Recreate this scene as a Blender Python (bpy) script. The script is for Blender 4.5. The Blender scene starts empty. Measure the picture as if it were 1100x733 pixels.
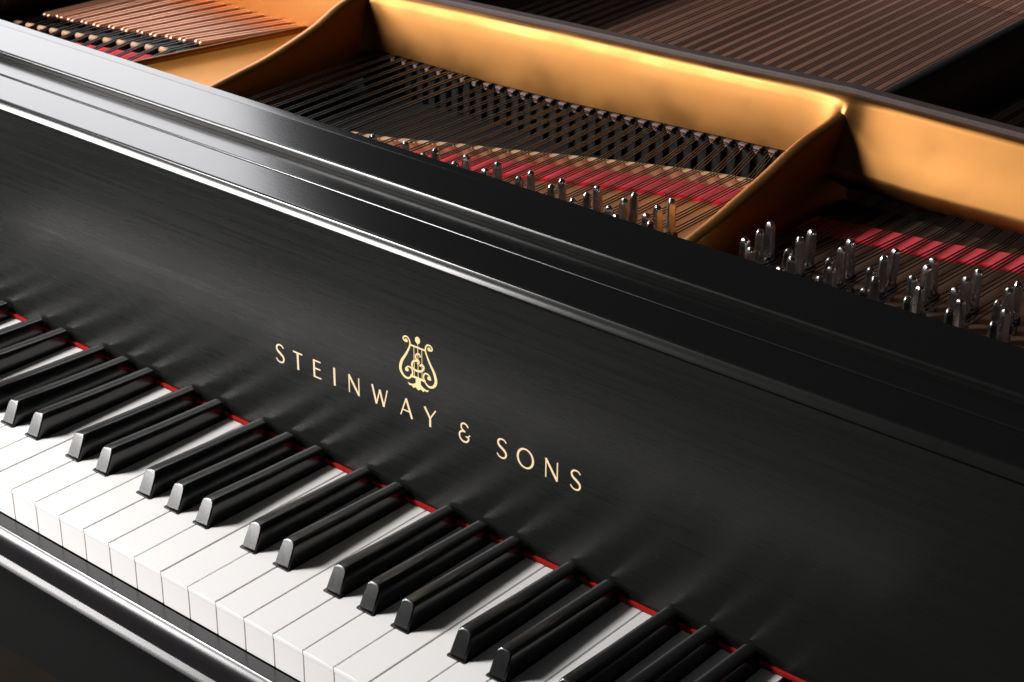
import bpy, bmesh, math, random
from mathutils import Vector, Matrix
random.seed(7)
S = 0.001                                   # everything below is laid out in millimetres
scene = bpy.context.scene
C = scene.collection

# ------------------------------------------------------------------ materials
def mat(name, col, rough=0.4, metal=0.0, spec=0.5, coat=0.0, coat_rough=0.1, noise=0.0, nscale=40.0, stretch=(1, 1, 1),
        bump=0.0, bscale=300.0, bstretch=(1, 1, 1), rvar=0.0, aniso=0.0, sheen=0.0, sss=0.0):
    m = bpy.data.materials.new(name); m.use_nodes = True
    nt = m.node_tree; N = nt.nodes; L = nt.links
    b = N['Principled BSDF']
    b.inputs['Base Color'].default_value = (*col, 1)
    b.inputs['Roughness'].default_value = rough
    b.inputs['Metallic'].default_value = metal
    b.inputs['Specular IOR Level'].default_value = spec
    b.inputs['Coat Weight'].default_value = coat
    b.inputs['Coat Roughness'].default_value = coat_rough
    b.inputs['Anisotropic'].default_value = aniso
    b.inputs['Sheen Weight'].default_value = sheen
    if sss:
        b.inputs['Subsurface Weight'].default_value = sss
        b.inputs['Subsurface Scale'].default_value = 0.002
        b.inputs['Subsurface Radius'].default_value = (1, .8, .6)
    tc = N.new('ShaderNodeTexCoord')
    def tex(scale, st, detail=4):
        mp = N.new('ShaderNodeMapping'); mp.inputs['Scale'].default_value = st
        L.new(tc.outputs['Object'], mp.inputs['Vector'])
        t = N.new('ShaderNodeTexNoise'); t.inputs['Scale'].default_value = scale; t.inputs['Detail'].default_value = detail
        L.new(mp.outputs[0], t.inputs['Vector']); return t
    if noise or rvar:
        t = tex(nscale, stretch)
    if noise:
        mx = N.new('ShaderNodeMix'); mx.data_type = 'RGBA'
        mx.inputs['A'].default_value = (*[c * (1 - noise) for c in col], 1)
        mx.inputs['B'].default_value = (*[min(1, c * (1 + noise)) for c in col], 1)
        L.new(t.outputs['Fac'], mx.inputs['Factor']); L.new(mx.outputs['Result'], b.inputs['Base Color'])
    if rvar:
        mr = N.new('ShaderNodeMapRange'); mr.inputs['From Min'].default_value = .3; mr.inputs['From Max'].default_value = .7
        mr.inputs['To Min'].default_value = rough - rvar; mr.inputs['To Max'].default_value = rough + rvar
        L.new(t.outputs['Fac'], mr.inputs['Value']); L.new(mr.outputs[0], b.inputs['Roughness'])
    if bump:
        t2 = tex(bscale, bstretch, 3)
        bp = N.new('ShaderNodeBump'); bp.inputs['Strength'].default_value = bump; bp.inputs['Distance'].default_value = 0.0004
        L.new(t2.outputs['Fac'], bp.inputs['Height']); L.new(bp.outputs[0], b.inputs['Normal'])
    return m

M = {}
M['satin'] = mat('black_satin_lacquer', (.0078, .0082, .0075), .28, spec=.30, rvar=.034, nscale=260, stretch=(.035, 1, 1.6))
M['gloss'] = mat('black_gloss_lacquer', (.006, .0065, .006), .175, spec=.52, rvar=.01, nscale=14, bump=.03, bscale=500, bstretch=(.2, 1, 1))
M['nose'] = mat('black_satin_nose', (.010, .0095, .011), .27, spec=.65)
M['under'] = mat('black_painted_wood', (.005, .005, .005), .5, spec=.2, bump=.1, bscale=300)
M['white'] = mat('white_key_plastic', (.77, .76, .75), .36, spec=.4, noise=.02, nscale=8, sss=.05)
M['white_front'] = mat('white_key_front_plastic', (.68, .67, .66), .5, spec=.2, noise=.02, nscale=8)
M['wood_key'] = mat('key_stick_wood', (.42, .33, .24), .6, noise=.15, nscale=60, stretch=(1, .1, 1))
M['ebony'] = mat('black_key_plastic', (.005, .005, .005), .18, spec=.55, rvar=.03, nscale=80, bump=.02, bscale=900)
M['felt'] = mat('red_felt', (.72, .016, .036), .9, spec=.2, sheen=.2, noise=.14, nscale=300, bump=.6, bscale=1200)
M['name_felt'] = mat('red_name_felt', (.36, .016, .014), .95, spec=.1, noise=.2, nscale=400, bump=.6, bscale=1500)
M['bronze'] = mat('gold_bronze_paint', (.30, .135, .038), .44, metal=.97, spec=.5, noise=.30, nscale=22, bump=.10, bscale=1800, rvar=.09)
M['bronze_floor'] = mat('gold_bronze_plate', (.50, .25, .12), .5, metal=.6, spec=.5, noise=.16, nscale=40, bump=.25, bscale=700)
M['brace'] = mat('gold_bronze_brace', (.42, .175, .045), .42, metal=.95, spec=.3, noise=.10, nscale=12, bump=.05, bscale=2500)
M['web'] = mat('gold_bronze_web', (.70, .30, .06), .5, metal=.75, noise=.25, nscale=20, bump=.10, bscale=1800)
M['plate_dark'] = mat('dark_treble_plate', (.11, .065, .045), .5, metal=.3, noise=.2, nscale=40, bump=.25, bscale=700)  # treble floor of the plate, set darker than the middle floor
M['rail_top'] = mat('dark_brown_rail', (.040, .024, .022), .6, noise=.2, nscale=60, bump=.3, bscale=600)
M['pit'] = mat('dark_recess_with_shade', (.008, .0065, .0065), .7, noise=.35, nscale=25, bump=.3, bscale=400)  # dark recess colour, lowered further in place of the left brace's shadow
M['board'] = mat('soundboard_varnish', (.30, .15, .105), .42, spec=.5, noise=.18, nscale=60, stretch=(1, .06, 1), bump=.15, bscale=500, bstretch=(1, .1, 1))
M['strip'] = mat('pale_wood_strip', (.55, .33, .18), .5, noise=.2, nscale=120, bump=.2, bscale=600)
M['steel'] = mat('string_steel', (.035, .03, .028), .4, metal=.5)
M['copper'] = mat('copper_winding', (.90, .45, .29), .33, metal=.8, bump=.5, bscale=1500, bstretch=(.02, 1, .02))
M['nickel'] = mat('nickel_pin', (.56, .53, .52), .24, metal=1.0, noise=.2, nscale=250, rvar=.05, bump=.05, bscale=700)
M['agraffe'] = mat('dull_brass_agraffe', (.30, .20, .175), .5, metal=.3)
M['dark_iron_and_shade'] = mat('dark_iron_and_shade', (.012, .012, .012), .5, metal=.3)  # iron of posts and bass seat; also painted shade on the rear braces
M['gilt'] = mat('gilt_inlay', (.86, .66, .42), .45, metal=.1, noise=.06, nscale=200)
M['gilt2'] = mat('gilt_inlay_emblem', (.88, .68, .34), .42, metal=.1, noise=.1, nscale=200)
M['floor'] = mat('floor_carpet', (.010, .008, .006), .9, spec=.05, noise=.45, nscale=9, bump=.4, bscale=90)

# ------------------------------------------------------------------ helpers
def make(name, verts, faces, m, parent=None, sharp=35, loc=(0, 0, 0)):
    me = bpy.data.meshes.new(name)
    me.from_pydata([tuple(c * S for c in v) for v in verts], [], faces)
    me.validate(); me.update()
    bm = bmesh.new(); bm.from_mesh(me); bmesh.ops.recalc_face_normals(bm, faces=bm.faces); bm.to_mesh(me); bm.free()
    for p in me.polygons: p.use_smooth = True
    me.set_sharp_from_angle(angle=math.radians(sharp))
    me.materials.append(m)
    o = bpy.data.objects.new(name, me); C.objects.link(o)
    o.location = [c * S for c in loc]
    if parent is not None: o.parent = parent
    if sharp < 55:
        wn = o.modifiers.new('normals', 'WEIGHTED_NORMAL'); wn.keep_sharp = True; wn.weight = 90
    return o

class MB:
    def __init__(s): s.v = []; s.f = []
    def add(s, v, f):
        n = len(s.v); s.v += v; s.f += [tuple(i + n for i in q) for q in f]; return s
    def box(s, x0, x1, y0, y1, z0, z1, b=0.0):
        if b <= 0:
            v = [(x, y, z) for z in (z0, z1) for y in (y0, y1) for x in (x0, x1)]
            return s.add(v, [(0, 2, 3, 1), (4, 5, 7, 6), (0, 1, 5, 4), (2, 6, 7, 3), (0, 4, 6, 2), (1, 3, 7, 5)])
        bm = bmesh.new()
        bmesh.ops.create_cube(bm, size=1)
        for q in bm.verts: q.co = Vector(((x0 + x1) / 2 + q.co.x * (x1 - x0), (y0 + y1) / 2 + q.co.y * (y1 - y0), (z0 + z1) / 2 + q.co.z * (z1 - z0)))
        bmesh.ops.bevel(bm, geom=list(bm.edges), offset=b, segments=2, affect='EDGES', profile=.5)
        bm.verts.index_update()
        s.add([tuple(q.co) for q in bm.verts], [tuple(q.index for q in f.verts) for f in bm.faces]); bm.free(); return s
    def loft(s, rings, caps=True, closed=True):
        n = len(rings[0]); v = [p for r in rings for p in r]; f = []
        for i in range(len(rings) - 1):
            for j in range(n if closed else n - 1):
                k = (j + 1) % n
                f.append((i * n + j, i * n + k, (i + 1) * n + k, (i + 1) * n + j))
        if caps: f += [tuple(range(n))[::-1], tuple(range((len(rings) - 1) * n, len(rings) * n))]
        return s.add(v, f)
    def extrude_x(s, prof, x0, x1): return s.loft([[(x, y, z) for y, z in prof] for x in (x0, x1)])
    def tube(s, pts, r, n=8, caps=True):
        rings = []
        P = [Vector(p) for p in pts]
        for i, p in enumerate(P):
            d = (P[min(i + 1, len(P) - 1)] - P[max(i - 1, 0)]).normalized()
            a = d.cross(Vector((0, 0, 1)))
            if a.length < .05: a = d.cross(Vector((1, 0, 0)))
            a.normalize(); b = a.cross(d)
            rr = r[i] if isinstance(r, (list, tuple)) else r
            rings.append([tuple(p + (a * math.cos(t) + b * math.sin(t)) * rr) for t in (2 * math.pi * k / n for k in range(n))])
        return s.loft(rings, caps)
    def build(s, name, m, parent=None, sharp=35, loc=(0, 0, 0)): return make(name, s.v, s.f, m, parent, sharp, loc)

def arc(cx, cy, r, a0, a1, n):
    return [(cx + r * math.cos(math.radians(a0 + (a1 - a0) * i / n)), cy + r * math.sin(math.radians(a0 + (a1 - a0) * i / n))) for i in range(n + 1)]

def interp(tab, x):
    if x <= tab[0][0]: return tab[0][1]
    for (a, b), (c, d) in zip(tab, tab[1:]):
        if x <= c: return b + (d - b) * (x - a) / (c - a)
    return tab[-1][1]

def dup(o, parent, loc):
    c = o.copy(); C.objects.link(c); c.parent = parent; c.location = [q * S for q in loc]
    for ch in list(o.children):
        g = ch.copy(); C.objects.link(g); g.parent = c
    return c

# ------------------------------------------------------------------ the piano
piano = bpy.data.objects.new('grand_piano', None); C.objects.link(piano)
piano['label'] = 'black satin grand piano with open lid, golden iron frame and gilt lettering above the keys'
piano['category'] = 'piano'
XL, XR = -690, 470

# ---- keys
P = 23.5
def gap_x(i): return (i - 10) * P           # x of the gap left of white key i; i = 10 is the F above middle C
SH = {0: (0, 1), 1: (1, 1), 2: (1, 0), 3: (0, 1), 4: (1, 1), 5: (1, 1), 6: (1, 0)}          # has a sharp on its left / right
OFF = {0: -2.2, 1: 2.2, 3: -2.8, 4: 0.0, 5: 2.8}     # sharp to the right of this white key, shift from the gap
HW = 6.6                                    # half slot for a black key
def white_mesh(kind):
    w = P / 2 - .36
    l, r = SH[kind]
    lx = -w if not l else -P / 2 + OFF[(kind - 1) % 7] + HW
    rx = w if not r else P / 2 + OFF[kind] - HW
    y0, y1, y2 = 0, 49.5, 151
    poly = [(-w, y0), (w, y0), (w, y1)]
    if r: poly += [(rx, y1)]
    poly += [(rx, y2), (lx, y2)]
    if l: poly += [(lx, y1)]
    poly += [(-w, y1)]
    # drop duplicates
    pp = []
    for q in poly:
        if not pp or (abs(q[0] - pp[-1][0]) + abs(q[1] - pp[-1][1])) > .01: pp.append(q)
    n = len(pp)
    bm = bmesh.new()
    top = [bm.verts.new((x, y, 0)) for x, y in pp]; bot = [bm.verts.new((x, y, -2.6)) for x, y in pp]
    bm.faces.new(top); bm.faces.new(bot[::-1])
    for i in range(n): bm.faces.new((top[i], bot[i], bot[(i + 1) % n], top[(i + 1) % n]))
    bmesh.ops.recalc_face_normals(bm, faces=bm.faces)
    te = [e for e in bm.edges if all(abs(v.co.z) < .01 for v in e.verts)]
    bmesh.ops.bevel(bm, geom=te, offset=.55, segments=3, affect='EDGES', profile=.5, clamp_overlap=True)
    bm.verts.index_update()
    v = [tuple(q.co) for q in bm.verts]; f = [tuple(q.index for q in g.verts) for g in bm.faces]; bm.free()
    stick = MB()
    a, b = max(-w, lx) + .2, min(w, rx) - .2
    stick.box(-w + .25, w - .25, 1.6, 49, -21, -2.7)
    stick.box(a, b, 49.0, 150, -20.9, -2.72)
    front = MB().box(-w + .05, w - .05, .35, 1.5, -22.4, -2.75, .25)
    return (v, f), stick, front

protos = {}
def place_white(i):
    kind = (i - 7) % 7
    x = gap_x(i) + P / 2
    if kind not in protos:
        (v, f), stick, front = white_mesh(kind)
        o = make('white_key', v, f, M['white'], piano, 40, (x, 0, 0))
        stick.build('key_stick', M['wood_key'], o)
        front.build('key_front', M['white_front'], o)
        protos[kind] = o
    else:
        o = dup(protos[kind], piano, (x, 0, 0))
    o.location.z += random.uniform(-.12, .12) * S
    return o

def black_mesh():
    # section across the key: half width at each height
    def ring(y0, slope, sx=1.0, drop=0.0):
        pts = []
        prof = [(5.75, -2.5), (5.6, 2), (5.4, 7), (5.05, 11.2)]
        arcp = [(4.9, 13.2), (4.3, 14.5), (3.2, 15.15), (1.6, 15.3), (0, 15.35)]
        half = prof + arcp
        full = [(x, z) for x, z in half] + [(-x, z) for x, z in half[-2::-1]]
        for x, z in full:
            zz = z - drop * max(0, z) / 15.3
            if y0 > 60: zz -= max(0, z) * (.26 if y0 > 120 else .13)
            pts.append((x * sx, y0 + slope * max(0, zz), zz))
        return pts
    m = MB()
    m.loft([ring(48.6, .52, .88, .9), ring(48.9, .52, .95, .35), ring(49.4, .52, 1.0, 0), ring(56, .40, 1, 0),
            ring(100, .0, 1, 0), ring(149.4, 0, 1, 0)])
    # thin foot that shows as a dark rim at the base of the front
    m.box(-6.1, 6.1, 47.7, 52, -2.4, 1.1, .35)
    return m
bk = None
def place_black(i):                          # the black key right of white key i
    global bk
    x = gap_x(i + 1) + OFF[(i - 7) % 7]
    if bk is None: bk = black_mesh().build('black_key', M['ebony'], piano, 24, (x, 0, 0)); return bk
    return dup(bk, piano, (x, 0, 0))

for i in range(-14, 21):
    place_white(i)
for i in range(-14, 20):
    if (i - 7) % 7 in OFF: place_black(i)

# ---- key bed and key slip in front of and below the keys
MB().box(XL, XR, -4, 230, -128, -50.5, 1.0).build('key_bed', M['under'], piano)
MB().box(XL + 3, XR - 3, 3, 148, -50, -24, 0).build('key_frame', M['under'], piano)
slip = [(-1.2, -49.5), (-1.2, -22.4), (-1.8, -21.7), (-2.2, -21.6), (-10.0, -21.4), (-11.0, -21.7), (-12.5, -23.2), (-13.9, -25.5), (-14.75, -28.2), (-15.0, -30.6), (-15.0, -31.2), (-15.0, -38.6), (-15.0, -39.2),
        (-15.3, -40.0), (-16.8, -42.5), (-18.0, -44.9), (-18.1, -45.6), (-17.6, -46.4), (-14.5, -47.2), (-14.5, -49.5)]
MB().extrude_x(slip, XL, XR).build('key_slip', M['nose'], piano, 50)

# ---- red felt strip and fallboard
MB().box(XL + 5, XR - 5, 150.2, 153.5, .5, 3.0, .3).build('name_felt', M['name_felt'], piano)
fb = [(152.0, 2.8), (152.0, 163.2), (170, 163.2), (170, 2.6)]
ft = [(154.4, 163.3), (154.4, 164.4), (151.9, 164.5), (151.75, 165.1), (152.8, 167.5), (154.15, 169.7), (155.0, 170.4), (156.2, 170.6), (185.6, 170.6), (186.8, 169.4), (186.8, 140), (171, 140), (171, 163.3)]
MB().extrude_x(ft, XL, XR).build('fallboard_top', M['gloss'], piano, 40)
fall = MB().extrude_x(fb, XL, XR).build('fallboard', M['satin'], piano, 40)

rail = [(188.3, 120), (188.3, 169.2)] + arc(189.5, 169.2, 1.2, 180, 90, 4) + [(211.2, 170.4), (211.2, 120)]
MB().extrude_x(rail, XL, XR).build('front_rail', M['gloss'], piano, 40)
shelf = [(211.6, 100), (211.6, 173.2), (210.9, 173.6)] + arc(212.4, 174.5, 1.6, 190, 90, 6) + \
        [(249.2, 176.1), (249.6, 175.9), (250.0, 176.1), (258.3, 176.1)] + [(258.6, 175.7), (258.6, 100)]
MB().extrude_x(shelf, XL, XR).build('desk_shelf', M['gloss'], piano, 40)

# ---- gilt lettering: letters as strokes, height 12.4 mm, on the face of the fallboard
def ribbon(mb, pts, w, y=152.0, t=.12, closed=False):
    P2 = [Vector(p) for p in pts]; n = len(P2)
    W = w if isinstance(w, (list, tuple)) else [w] * n
    L, R = [], []
    W = [q * .88 for q in W]
    for i, p in enumerate(P2):
        if closed: d = P2[(i + 1) % n] - P2[i - 1]
        else: d = P2[min(i + 1, n - 1)] - P2[max(i - 1, 0)]
        d.normalize(); q = Vector((-d.y, d.x)) * W[i] / 2
        L.append(p + q); R.append(p - q)
    v = [(a.x, y - t, a.y) for a in L] + [(a.x, y - t, a.y) for a in R] + [(a.x, y + .02, a.y) for a in L] + [(a.x, y + .02, a.y) for a in R]
    f = []
    for i in range(n if closed else n - 1):
        j = (i + 1) % n
        f += [(i, j, n + j, n + i), (i, 2 * n + i, 2 * n + j, j), (n + i, n + j, 3 * n + j, 3 * n + i)]
    if not closed: f += [(0, n, 3 * n, 2 * n), (n - 1, 3 * n - 1, 4 * n - 1, 2 * n - 1)]
    mb.add(v, f)

def smooth(pts, k=4):
    out = []; n = len(pts)
    for i in range(n - 1):
        p0, p1, p2, p3 = pts[max(i - 1, 0)], pts[i], pts[i + 1], pts[min(i + 2, n - 1)]
        for s in range(k):
            t = s / k
            out.append(tuple(.5 * (2 * p1[a] + (p2[a] - p0[a]) * t + (2 * p0[a] - 5 * p1[a] + 4 * p2[a] - p3[a]) * t * t + (3 * p1[a] - p0[a] - 3 * p2[a] + p3[a]) * t ** 3) for a in range(len(p1))))
    out.append(tuple(pts[-1])); return out

H = 12.4
sS = smooth([(3.3, 10.6), (2.2, 11.9), (.2, 12.4), (-2.0, 11.6), (-2.9, 9.7), (-1.9, 7.7), (.4, 6.3), (2.6, 4.7), (3.3, 2.8), (2.4, .8), (.2, 0), (-2.2, .6), (-3.5, 2.2)])
wS = [1.0 + .9 * math.exp(-((i / (len(sS) - 1) - .5) / .22) ** 2) for i in range(len(sS))]
LET = {
 'S': [(sS, wS)],
 'T': [([(-4.1, 11.9), (4.1, 11.9)], 1.1), ([(0, 12), (0, 0)], 1.8)],
 'E': [([(-2.7, 12.4), (-2.7, 0)], 1.7), ([(-2.7, 11.9), (3.2, 11.9)], 1.0), ([(-2.7, 6.5), (2.8, 6.5)], 1.0), ([(-2.7, .5), (3.4, .5)], 1.0)],
 'I': [([(0, 12.4), (0, 0)], 1.8)],
 'N': [([(-4.2, 0), (-4.2, 12.2)], 1.0), ([(-4.4, 12.4), (4.2, .2)], 1.8), ([(4.2, 0), (4.2, 12.4)], 1.0)],
 'W': [([(-6.4, 12.4), (-3.0, 0)], 1.7), ([(-3.0, 0), (0, 10.8)], 1.0), ([(0, 10.8), (3.2, 0)], 1.7), ([(3.2, 0), (6.4, 12.4)], 1.0)],
 'A': [([(-4.7, 0), (0, 12.4)], 1.0), ([(0, 12.4), (4.7, 0)], 1.8), ([(-3.1, 4.1), (3.1, 4.1)], .9)],
 'Y': [([(-4.5, 12.4), (0, 5.8)], 1.7), ([(4.5, 12.4), (0, 5.8)], 1.0), ([(0, 6.2), (0, 0)], 1.7)],
 'O': [([(5.7 * math.cos(t), 6.2 + 6.1 * math.sin(t)) for t in (2 * math.pi * k / 40 for k in range(40))], [1.1 + .6 * abs(math.cos(2 * math.pi * k / 40)) for k in range(40)])],
 '&': [(smooth([(3.0, 10.2), (1.8, 11.7), (-.4, 12.2), (-2.2, 10.9), (-2.2, 8.6), (-.6, 7.2), (.8, 6.9)]), 1.2),
       (smooth([(.6, 6.9), (-1.8, 6.6), (-3.6, 4.8), (-3.4, 2.1), (-1.4, .2), (1.2, .1), (3.1, 1.6), (3.4, 3.6)]), 1.3),
       (smooth([(1.2, 4.0), (2.6, 3.7), (3.6, 4.6), (4.6, 5.6)]), 1.0)],
}
for ch, x in [('S', -125.9), ('T', -109.6), ('E', -92.4), ('I', -77.2), ('N', -60.2), ('W', -38.2), ('A', -16.3), ('Y', 3.2), ('&', 30.3), ('S', 59.3), ('O', 77.1), ('N', 96.5), ('S', 113.8)]:
    mb = MB()
    for k, (pts, w) in enumerate(LET[ch]):
        ribbon(mb, [(x + a, 59.1 + b) for a, b in pts], w, t=.12 + .03 * k, closed=(ch == 'O'))
    mb.build('ampersand' if ch == '&' else 'letter', M['gilt'], fall)

# ---- gilt lyre emblem
mb = MB()
Lp = smooth([(-14.9, 110.6), (-16.2, 110.2), (-17.6, 111.1), (-17.6, 112.3), (-16.1, 113.4), (-14.0, 113.3), (-12.6, 111.4), (-12.4, 108.7), (-13.8, 105.3), (-16.1, 101.1), (-18.7, 97.2), (-20.0, 94.0), (-20.5, 91.1), (-19.7, 88.7), (-17.7, 86.6), (-14.8, 85.9), (-12.3, 87.4), (-10.9, 89.6), (-10.6, 91.8), (-11.8, 93.8), (-14.1, 93.9), (-15.9, 92.3), (-16.1, 90.9), (-14.7, 91.1)])
n = len(Lp); ribbon(mb, Lp, [1.1 + 1.3 * math.exp(-((i / n - .5) / .13) ** 2) for i in range(n)], t=.12)
Rp = [(-a - 12.3 * 1.0, b) for a, b in Lp]
ribbon(mb, Rp, [1.1 + 1.3 * math.exp(-((i / n - .5) / .13) ** 2) for i in range(n)], t=.125)
def blob(cx, cz, rx, rz, t):
    k = 16
    v = [(cx + rx * math.cos(2 * math.pi * i / k), 152 - t, cz + rz * math.sin(2 * math.pi * i / k)) for i in range(k)]
    v += [(p[0], 152.02, p[2]) for p in v]
    mb.add(v, [tuple(range(k))] + [(i, (i + 1) % k, k + (i + 1) % k, k + i) for i in range(k)])
for cx, cz in [(-15.3, 110.9), (3.0, 110.9), (-14.9, 91.6), (2.6, 91.6)]: blob(cx, cz, 1.25, 1.2, .17)
blob(-6.1, 113.9, 2.0, 2.3, .16)
ribbon(mb, [(-12.3, 109.1), (0.1, 109.1)], 1.15, t=.19)
for x in (-9.2, -6.1, -2.9): ribbon(mb, [(x, 111.5 if x == -6.1 else 109.5), (x, 88.8)], .5, t=.10)
ribbon(mb, [(-12.3, 88.6), (-.1, 88.6)], 1.6, t=.2)
ribbon(mb, smooth([(-4.0, 103.3), (-4.7, 104.9), (-6.6, 104.8), (-8.0, 102.8), (-7.2, 101.0), (-5.4, 100.5), (-5.2, 99.2), (-6.6, 98.2)]), 1.15, t=.22)
ribbon(mb, smooth([(-6.0, 100.2), (-9.2, 99.3), (-10.9, 96.8), (-10.3, 94.4), (-7.9, 93.4), (-4.6, 93.8), (-2.1, 95.4), (-1.3, 97.6), (-2.9, 98.7), (-4.6, 97.4)]), 1.45, t=.23)
leaf = [(-14.7, 83.4), (-12.4, 83.0), (-10.2, 83.6), (-8.2, 84.9), (-8.0, 89.0), (-4.2, 89.0), (-4.0, 84.9), (-2.1, 83.6), (.2, 83.0), (2.5, 83.4), (1.2, 81.8), (-.9, 82.1), (-2.0, 80.9), (-4.0, 82.0), (-6.1, 80.6), (-8.2, 82.0), (-10.2, 80.9), (-11.3, 82.1), (-13.4, 81.8)]
k = len(leaf); mb.add([(a, 151.9, b) for a, b in leaf] + [(a, 152.02, b) for a, b in leaf], [tuple(range(k))] + [(i, (i + 1) % k, k + (i + 1) % k, k + i) for i in range(k)])
# smooth caps like these need triangles
mb.build('lyre_emblem', M['gilt2'], fall)

# ------------------------------------------------------------------ inside: plate, braces, cross bar
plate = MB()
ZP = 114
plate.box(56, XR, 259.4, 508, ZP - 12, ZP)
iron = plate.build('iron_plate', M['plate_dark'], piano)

STRIP = [(-392, 296), (-300, 341), (-273, 353), (-235, 365), (-211, 377), (-188, 389), (-162, 400), (-136, 412), (-113, 424), (-86, 436), (-60, 447), (-34, 458), (-7, 467), (19, 474), (50, 480)]
STRIPR = [(70, 463), (115, 472), (160, 480), (206, 495), (330, 520)]
# middle plate: front part up to the strip, then the sunk recess behind it
def band(tab, x0, x1, step, f0, f1, z0, z1):
    m = MB(); xs = []
    x = x0
    while x < x1: xs.append(x); x += step
    xs.append(x1)
    rings = []
    for x in xs:
        y = interp(tab, x); a, b = f0(y), f1(y)
        rings.append([(x, a, z0), (x, a, z1 - .8), (x, a + .8, z1), (x, b - .8, z1), (x, b, z1 - .8), (x, b, z0)])
    return m.loft(rings)
band(STRIP, -388, 55, 12, lambda y: 259.6, lambda y: y + 5, ZP - 12, ZP + .2).build('plate_web', M['bronze_floor'], iron)
band(STRIP, -386, 54, 8, lambda y: y - 31, lambda y: y - 2.5, ZP - 1, 117.2).build('string_felt', M['felt'], iron)
band(STRIP, -386, 54, 8, lambda y: y - 2.2, lambda y: y + 4.2, ZP + .4, 124.2).build('bearing_strip', M['strip'], iron)
band(STRIPR, 72, 330, 8, lambda y: y - 24, lambda y: y + 3, ZP - 1, 115.6).build('string_felt', M['felt'], iron)
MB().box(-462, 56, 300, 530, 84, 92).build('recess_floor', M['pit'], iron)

# cross bar: a long raised gold wall that spans all sections
ZF = [(-640, 127), (-470, 124), (-400, 127), (-375, 127), (-264, 126), (-178, 128), (-68, 133.5), (54, 139), (60, 139), (75, 129), (121, 127), (205, 129), (470, 132)]
ZT = [(-640, 170), (-350, 174), (-190, 179), (-80, 181.5), (60, 186), (75, 185.5), (191, 184), (470, 180)]
YF = 506
def bar_ring(x):
    zf, zt = interp(ZF, x), interp(ZT, x)
    h = zt - zf
    def sm(a): return 1 / (1 + math.exp(-a))
    right = sm((x - 66) / 3)
    push = 22 * math.exp(-abs(x - 63) / (11 if x > 63 else 8)) + 20 * math.exp(-abs(x + 393) / (12 if x > -393 else 8))
    mid = [(528, zf - 2), (YF + 2, zf - 1), (YF, zf + .6), (YF + .3, zf + .15 * h), (YF + 1.5, zf + .38 * h), (YF + 3, zf + .62 * h), (YF + 4.5, zf + .82 * h), (YF + 5.6, zf + .92 * h), (YF + 7.5, zt - .9), (YF + 10, zt), (YF + 14.5, zt)]
    rgt = [(528, zf - 2), (YF + 1, zf - 3.0), (YF - 9, zf + .02 * h), (YF - 13.5, zf + .14 * h), (YF - 13.5, zf + .26 * h), (YF - 5, zf + .48 * h), (YF + 2.5, zf + .75 * h), (YF + 5.6, zf + .92 * h), (YF + 7.5, zt - .9), (YF + 10, zt), (YF + 14.5, zt)]
    out = []
    for i, (a, b) in enumerate(zip(mid, rgt)):
        y = a[0] + (b[0] - a[0]) * right; z = a[1] + (b[1] - a[1]) * right
        if 0 < i < 9: y -= push * (1 - .12 * i)
        out.append((x, y, z))
    return out + [(x, 520.5, zt - 6), (x, 528, zf - 2.0 + 3)]
xs = []
x = -640
while x <= XR:
    xs.append(x)
    x += 3 if (abs(x - 64) < 45 or abs(x + 393) < 45) else 12
MB().loft([bar_ring(x) for x in xs]).build('cross_bar', M['bronze'], iron, 50)
MB().loft([[(x, 521.0, interp(ZT, x) - 12), (x, 521.0, interp(ZT, x) + 2.2), (x, 522, interp(ZT, x) + 3.2), (x, 531, interp(ZT, x) + 3.2), (x, 532, interp(ZT, x) + 2.2), (x, 532, 128), (x, 521.2, 128)] for x in xs]).build('bar_back', M['rail_top'], iron)

def brace(tab, xc, top_w, bot_w, zb, name='brace', m=None, lean=0.0, y_step=6):
    rings = []
    y = tab[0][0]
    ys = []
    while y < tab[-1][0]: ys.append(y); y += y_step
    ys.append(tab[-1][0])
    sp = smooth([(a, b) for a, b in tab], 6)
    for y in ys:
        z = interp(sp, y); c = xc(y)
        half = [(bot_w / 2, zb), (bot_w / 2 * .8, zb + (z - zb) * .12), (top_w / 2 * 1.02, zb + (z - zb) * .4), (top_w / 2, z - 3.2), (top_w / 2 * .8, z - 1.3), (top_w / 2 * .4, z - .3), (0, z)]
        rings.append([(c + a, y, b) for a, b in half] + [(c - a, y, b) for a, b in half[-2::-1]])
    return MB().loft(rings).build(name, m or M['brace'], iron, 60)
B1 = [(259.6, 120), (300, 132), (331, 139.5), (356, 144), (382, 150), (414, 157.5), (440, 165), (462, 170), (482, 172.5), (500, 175), (512, 180)]
brace(B1, lambda y: 60.5, 10.5 , 17, ZP - 6)
B2 = [(259.6, 118), (300, 127), (334, 134.5), (363, 139), (397, 144), (433, 152.5), (455, 159), (471, 166), (486, 171), (500, 172), (512, 172)]
brace(B2, lambda y: -394.0, 10, 16, ZP - 10)
B3M = M['dark_iron_and_shade']  # rear braces belong to the gold plate; their shade is painted in
B3 = [(533, 146), (600, 148), (700, 150), (900, 154), (1300, 160)]
brace(B3, lambda y: 23, 11, 15, 86, m=B3M, y_step=60)
brace(B3, lambda y: -393 - (y - 533) * .04, 10, 20, 92, m=B3M, y_step=60)
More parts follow.
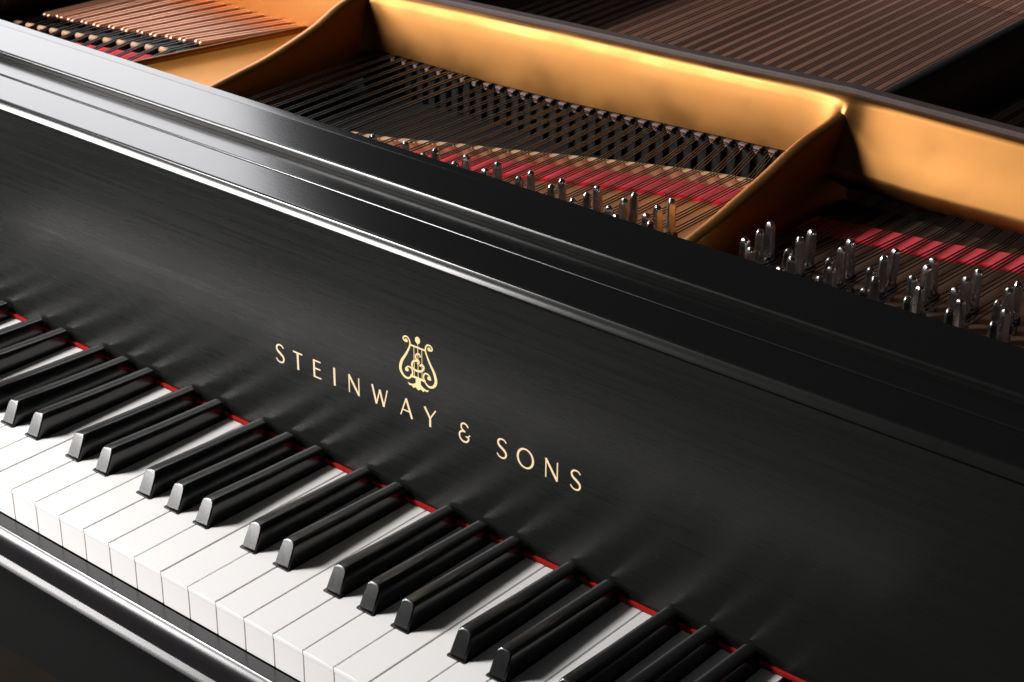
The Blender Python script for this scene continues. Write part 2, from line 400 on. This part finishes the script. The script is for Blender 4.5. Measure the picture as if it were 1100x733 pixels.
# thin raised ridge that borders the bass section and the gold web beside it
def ridge_x(y): return -461 - (512 - y) * .215
rings = []
for y in range(260, 516, 8):
    c = ridge_x(y); rings.append([(c + 3.2, y, 112), (c + 2.3, y, 128.5), (c + 1.1, y, 130.4), (c - .6, y, 130.6), (c - 2.0, y, 129), (c - 2.6, y, 112)])
MB().loft(rings).build('ridge', M['bronze'], iron, 60)
m = MB(); rings = []
for y in range(260, 512, 12):
    rings.append([(ridge_x(y) + 2, y, 106), (ridge_x(y) + 2, y, 127), (ridge_x(y) + 12, y, 121.5), (-440 + (y - 300) * .05, y, 119), (-412, y, 120), (-403, y, 123.5), (-398, y, 130), (-398, y, 106)])
m.loft(rings).build('gold_web', M['web'], iron)
# bass section
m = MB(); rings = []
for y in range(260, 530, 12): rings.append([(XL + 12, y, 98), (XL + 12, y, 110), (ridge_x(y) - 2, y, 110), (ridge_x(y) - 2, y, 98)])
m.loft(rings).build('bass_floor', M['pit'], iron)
BS = [(-680, 350), (-602, 362), (-511, 386), (-480, 394)]
def bxb(k): return -649 + 13.6 * k
band(BS, -670, -492, 8, lambda y: y - 34, lambda y: y - 5, 110.3, 124).build('string_felt', M['felt'], iron)
for k in range(0, 12):                       # pale blocks of the bass bearing strip between the black string seats
    x = bxb(k) + 6.8 - 13.6; y = interp(BS, x)
    MB().tube([(x - 4.4, y - 1.2, 128), (x - 3.4, y - .8, 128), (x + 3.4, y + .8, 128), (x + 4.4, y + 1.2, 128)], [1.6, 2.5, 2.5, 1.6], 10).build('bearing_block', M['strip'], iron, 60)
band(BS, -670, -488, 8, lambda y: y + 3.6, lambda y: y + 19, 110.3, 127.5).build('bass_seat', M['dark_iron_and_shade'], iron)

# ------------------------------------------------------------------ strings
NS = 0
def string(pts, r, m='steel', name='string', n=6):
    MB().tube(pts, r, n).build(name, M[m], piano, 80)
def y0_mid(x): return interp([(-400, 290), (-200, 318), (-125, 330), (-48, 341), (51, 363)], x)
def y0_right(x): return interp([(70, 362), (95, 369), (121, 374), (174, 383), (200, 388), (256, 391), (420, 410)], x)
mid_notes = [-266.5 + 12.7 * k for k in range(24)]
for k, x in enumerate(mid_notes):
    offs = (-1.6, 1.6) if k < 6 else (-2.3, 0, 2.3)
    if k == 0: continue
    ys = interp(STRIP, x)
    for j, d in enumerate(offs):
        xp = x + 5 + d * 1.4
        yp = y0_mid(x) + 3 - 15 * j - (42 if k % 2 else 0)
        string([(xp, yp, 127), (x + d, ys, 124.9), (x - 3 + d, 503, 127.5 + (interp(ZF, x) - 130)), (x - 5 + d, 540, 126), (x - 30 + d * 1.5, 1075, 124)], .5)
for k in range(9):                           # wound tenor strings that run on to the left brace
    x = -266.5 - 12.7 * k; ys = interp(STRIP, x)
    for d in (-1.7, 1.7):
        string([(x + 4 + d, 262, 126), (x + d, ys, 124.9), (x - 3 + d, 503, 127), (x - 5 + d, 540, 126), (x - 30 + d, 1075, 124)], .72, 'steel', 'wound_string')
for k in range(12):
    x = 88 + 13.6 * k; ys = interp(STRIPR, x)
    for j, d in enumerate((-2.3, 0, 2.3)):
        yp = y0_right(x) + 3 - 16 * j - (43 if k % 2 else 0)
        string([(x - 1 + d * 1.4, yp, 127), (x + d, ys, 121.6), (x + d, 508, 122.5), (x - 1 + d, 540, 125), (x - 12 + d * 1.5, 1075, 124)], .5)
for k in range(12):
    x = bxb(k); y = interp(BS, x); s = max(0, (x + 630)) * .0019
    for d in (-2.75, 2.75):
        MB().tube([(x + d * .5 - 2, 261, 116), (x + d * .6, y - 30, 126), (x + d * .6, y, 129.5)], .7, 6).tube([(x + d * .8, y, 129.5), (x + d + s * 22, y + 24, 130.6)], .8, 6).build('bass_core', M['steel'], piano)
        string([(x + d + s * 20, y + 22 + (k % 2) * 1.5, 130.4), (x + d + s * 23, y + 25, 130.6), (x + d + s * (500 - y), 500, 128), (x + d * 1.1 + s * (560 - y), 560, 124)], [1.6, 2.55, 2.55, 2.55], 'copper', 'bass_string', 8)

# agraffe row at the foot of the cross bar: dark recess wall, thin posts, small pale wedges
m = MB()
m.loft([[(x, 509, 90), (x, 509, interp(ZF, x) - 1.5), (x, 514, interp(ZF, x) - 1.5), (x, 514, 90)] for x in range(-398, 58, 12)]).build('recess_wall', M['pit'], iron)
for k in range(-9, 25):
    x = -266.5 + 12.7 * k + 2.4
    if x > 50: continue
    zt = interp(ZF, x) - 1.2
    MB().box(x - 1.0, x + 1.0, 505.5, 508.9, 92, zt - 2, .3).build('post', M['dark_iron_and_shade'], iron)
    a = x + 6.3; w = 2.8; v = []
    for y in (504.0, 508.8):
        v += [(a - w, y, zt + .4), (a + w, y, zt + .4), (a + w * .45, y, zt - 4.2), (a - w * .45, y, zt - 4.2)]
    MB().add(v, [(0, 1, 2, 3), (7, 6, 5, 4), (0, 4, 5, 1), (1, 5, 6, 2), (2, 6, 7, 3), (3, 7, 4, 0)]).build('agraffe', M['agraffe'], iron)

# ------------------------------------------------------------------ tuning pins
def pin_proto(loc):
    m = MB(); rings = []
    def sq(z, r, q):                          # q: 0 round .. 1 square
        out = []
        for k in range(16):
            t = 2 * math.pi * k / 16 + math.pi / 16
            c, s_ = math.cos(t), math.sin(t)
            rs = r * .84 / max(abs(c), abs(s_))
            rr = r * (1 - q) + min(rs, r * 1.06) * q
            out.append((rr * c, rr * s_, z))
        return out
    for z, r, q in [(-16, 3.6, 0), (-3, 3.6, 0), (-2, 3.6, 0), (1, 3.65, .5), (3, 3.6, 1), (12, 3.35, 1), (18.6, 3.1, 1), (20.4, 2.6, 1), (21.4, 1.8, .8), (21.9, .8, .3)]: rings.append(sq(z, r, q))
    p = m.loft(rings).build('tuning_pin', M['nickel'], piano, 28, loc)
    c = MB()
    pts = [(4.4 * math.cos(t), 4.4 * math.sin(t), -6.2 + 1.35 * t / (2 * math.pi)) for t in (2 * math.pi * k / 14 for k in range(14 * 3 + 1))]
    c.tube(pts, .62, 6).build('string_coil', M['steel'], p, 80)
    return p
ZPIN = 127.2
pin = None
def put_pin(x, y):
    global pin
    loc = (x + random.uniform(-.5, .5), y + random.uniform(-.5, .5), ZPIN + random.uniform(-.4, .4))
    pin = pin or pin_proto((x, y, ZPIN))
    o = pin if pin.get('used') is None and not pin.get('u') else dup(pin, piano, loc)
    if o is pin: pin['u'] = 1
    o.rotation_euler = (math.radians(random.uniform(-2, 2) - 2), math.radians(random.uniform(-2, 2)), random.uniform(0, 6.28))
for k in range(-6, 10):
    x = -200 + 25.2 * (k + 0)
    if -210 < x < 52:
        for j in range(3):
            if y0_mid(x) - 14.5 * j > 296: put_pin(x + 1.2 * j, y0_mid(x) - 14.5 * j)
    x2 = x + 12.6
    if -60 < x2 < 50:
        for j in range(2): put_pin(x2 + 1.2 * j, y0_mid(x2) - 40 - 14.5 * j)
for k in range(0, 8):
    x = 95.5 + 26.4 * k
    for j in range(3): put_pin(x + 2.0 * j, y0_right(x) - [0, 14.5, 33][j])
    for j in range(2): put_pin(x + 13 + 3.0 * j, y0_right(x) - 43 - 18 * j)

# ------------------------------------------------------------------ rear: soundboard, bridge, rim
MB().box(XL + 14, XR - 4, 515, 1600, 80, 88).build('soundboard', M['board'], piano)
MB().box(XL - 20, XL + 10, 232, 1600, -100, 182, 2).build('rim', M['satin'], piano)
MB().box(XR, XR + 30, 232, 1600, -100, 182, 2).build('rim', M['satin'], piano)
MB().box(XL - 18, XR + 28, 1602, 1630, -100, 182, 2).build('rim', M['satin'], piano)
MB().box(-620, 50, 1078, 1106, 88.2, 121, 1).build('bridge', M['board'], piano)
m = None
for k in range(26):
    for j in range(2):
        x = -240 + 11 * k; l = (x + 4 * j, 1084 + 12 * j + (k % 3) * 2, 121)
        if m is None: m = MB().tube([(0, 0, -2), (0, 0, 7), (0, 0, 8)], [1.6, 1.6, .9], 8).build('bridge_pin', M['nickel'], piano, 60, l)
        else: dup(m, piano, l)

# floor
f = MB().box(-6000, 6000, -6000, 6000, -720, -700).build('floor', M['floor'])
f['kind'] = 'structure'
f['label'] = 'dim brown floor under the piano'

# ------------------------------------------------------------------ camera (solved from the keys of the photograph)
cam_d = bpy.data.cameras.new('camera'); cam = bpy.data.objects.new('camera', cam_d); C.objects.link(cam)
px, py, pz, yaw, pit, roll, foc = 673.6702, -574.2611, 609.6370, -0.696578, 0.462869, 0.009221, 2028.474
fv = Vector((math.sin(yaw) * math.cos(pit), math.cos(yaw) * math.cos(pit), -math.sin(pit)))
r0 = fv.cross(Vector((0, 0, 1))).normalized(); u0 = r0.cross(fv)
r_ = r0 * math.cos(roll) + u0 * math.sin(roll); u_ = -r0 * math.sin(roll) + u0 * math.cos(roll)
mw = Matrix((r_, u_, -fv)).transposed().to_4x4(); mw.translation = Vector((px, py, pz)) * S
cam.matrix_world = mw
cam_d.sensor_width = 36; cam_d.lens = foc / 1100 * 36; cam_d.clip_start = .02; cam_d.clip_end = 60
cam_d.dof.use_dof = True; cam_d.dof.focus_distance = 1.10; cam_d.dof.aperture_fstop = 26
scene.camera = cam

# ------------------------------------------------------------------ light
w = bpy.data.worlds.new('World'); scene.world = w; w.use_nodes = True
w.node_tree.nodes['Background'].inputs[0].default_value = (.9, .95, 1, 1)
w.node_tree.nodes['Background'].inputs[1].default_value = .012

def area(name, target, az, el, dist, sx, sy, power, col=(1, 1, 1), spread=180):
    a, e = math.radians(az), math.radians(el)
    d = Vector((math.sin(a) * math.cos(e), math.cos(a) * math.cos(e), math.sin(e)))
    l = bpy.data.lights.new(name, 'AREA'); l.shape = 'RECTANGLE'; l.size = sx; l.size_y = sy; l.energy = power; l.color = col
    l.spread = math.radians(spread)
    o = bpy.data.objects.new(name, l); C.objects.link(o)
    o.location = Vector(target) * S + d * dist
    o.rotation_euler = (-d).to_track_quat('-Z', 'Y').to_euler()
    return o
area('front_key_softbox', (-20, 100, 30), -121, 40, 1.9, .42, .40, 47, (1, .975, .96))
area('front_low_softbox', (-50, 100, 30), -131, 12, 1.9, .85, .6, 49, (1, .97, .96))
area('back_softbox', (-250, 230, 170), -66, 22, 2.0, 1.25, 1.1, 18, (.97, .97, 1))

vs = scene.view_settings
vs.view_transform = 'Standard'; vs.look = 'None'; vs.exposure = 0; vs.gamma = 1; vs.use_curve_mapping = False
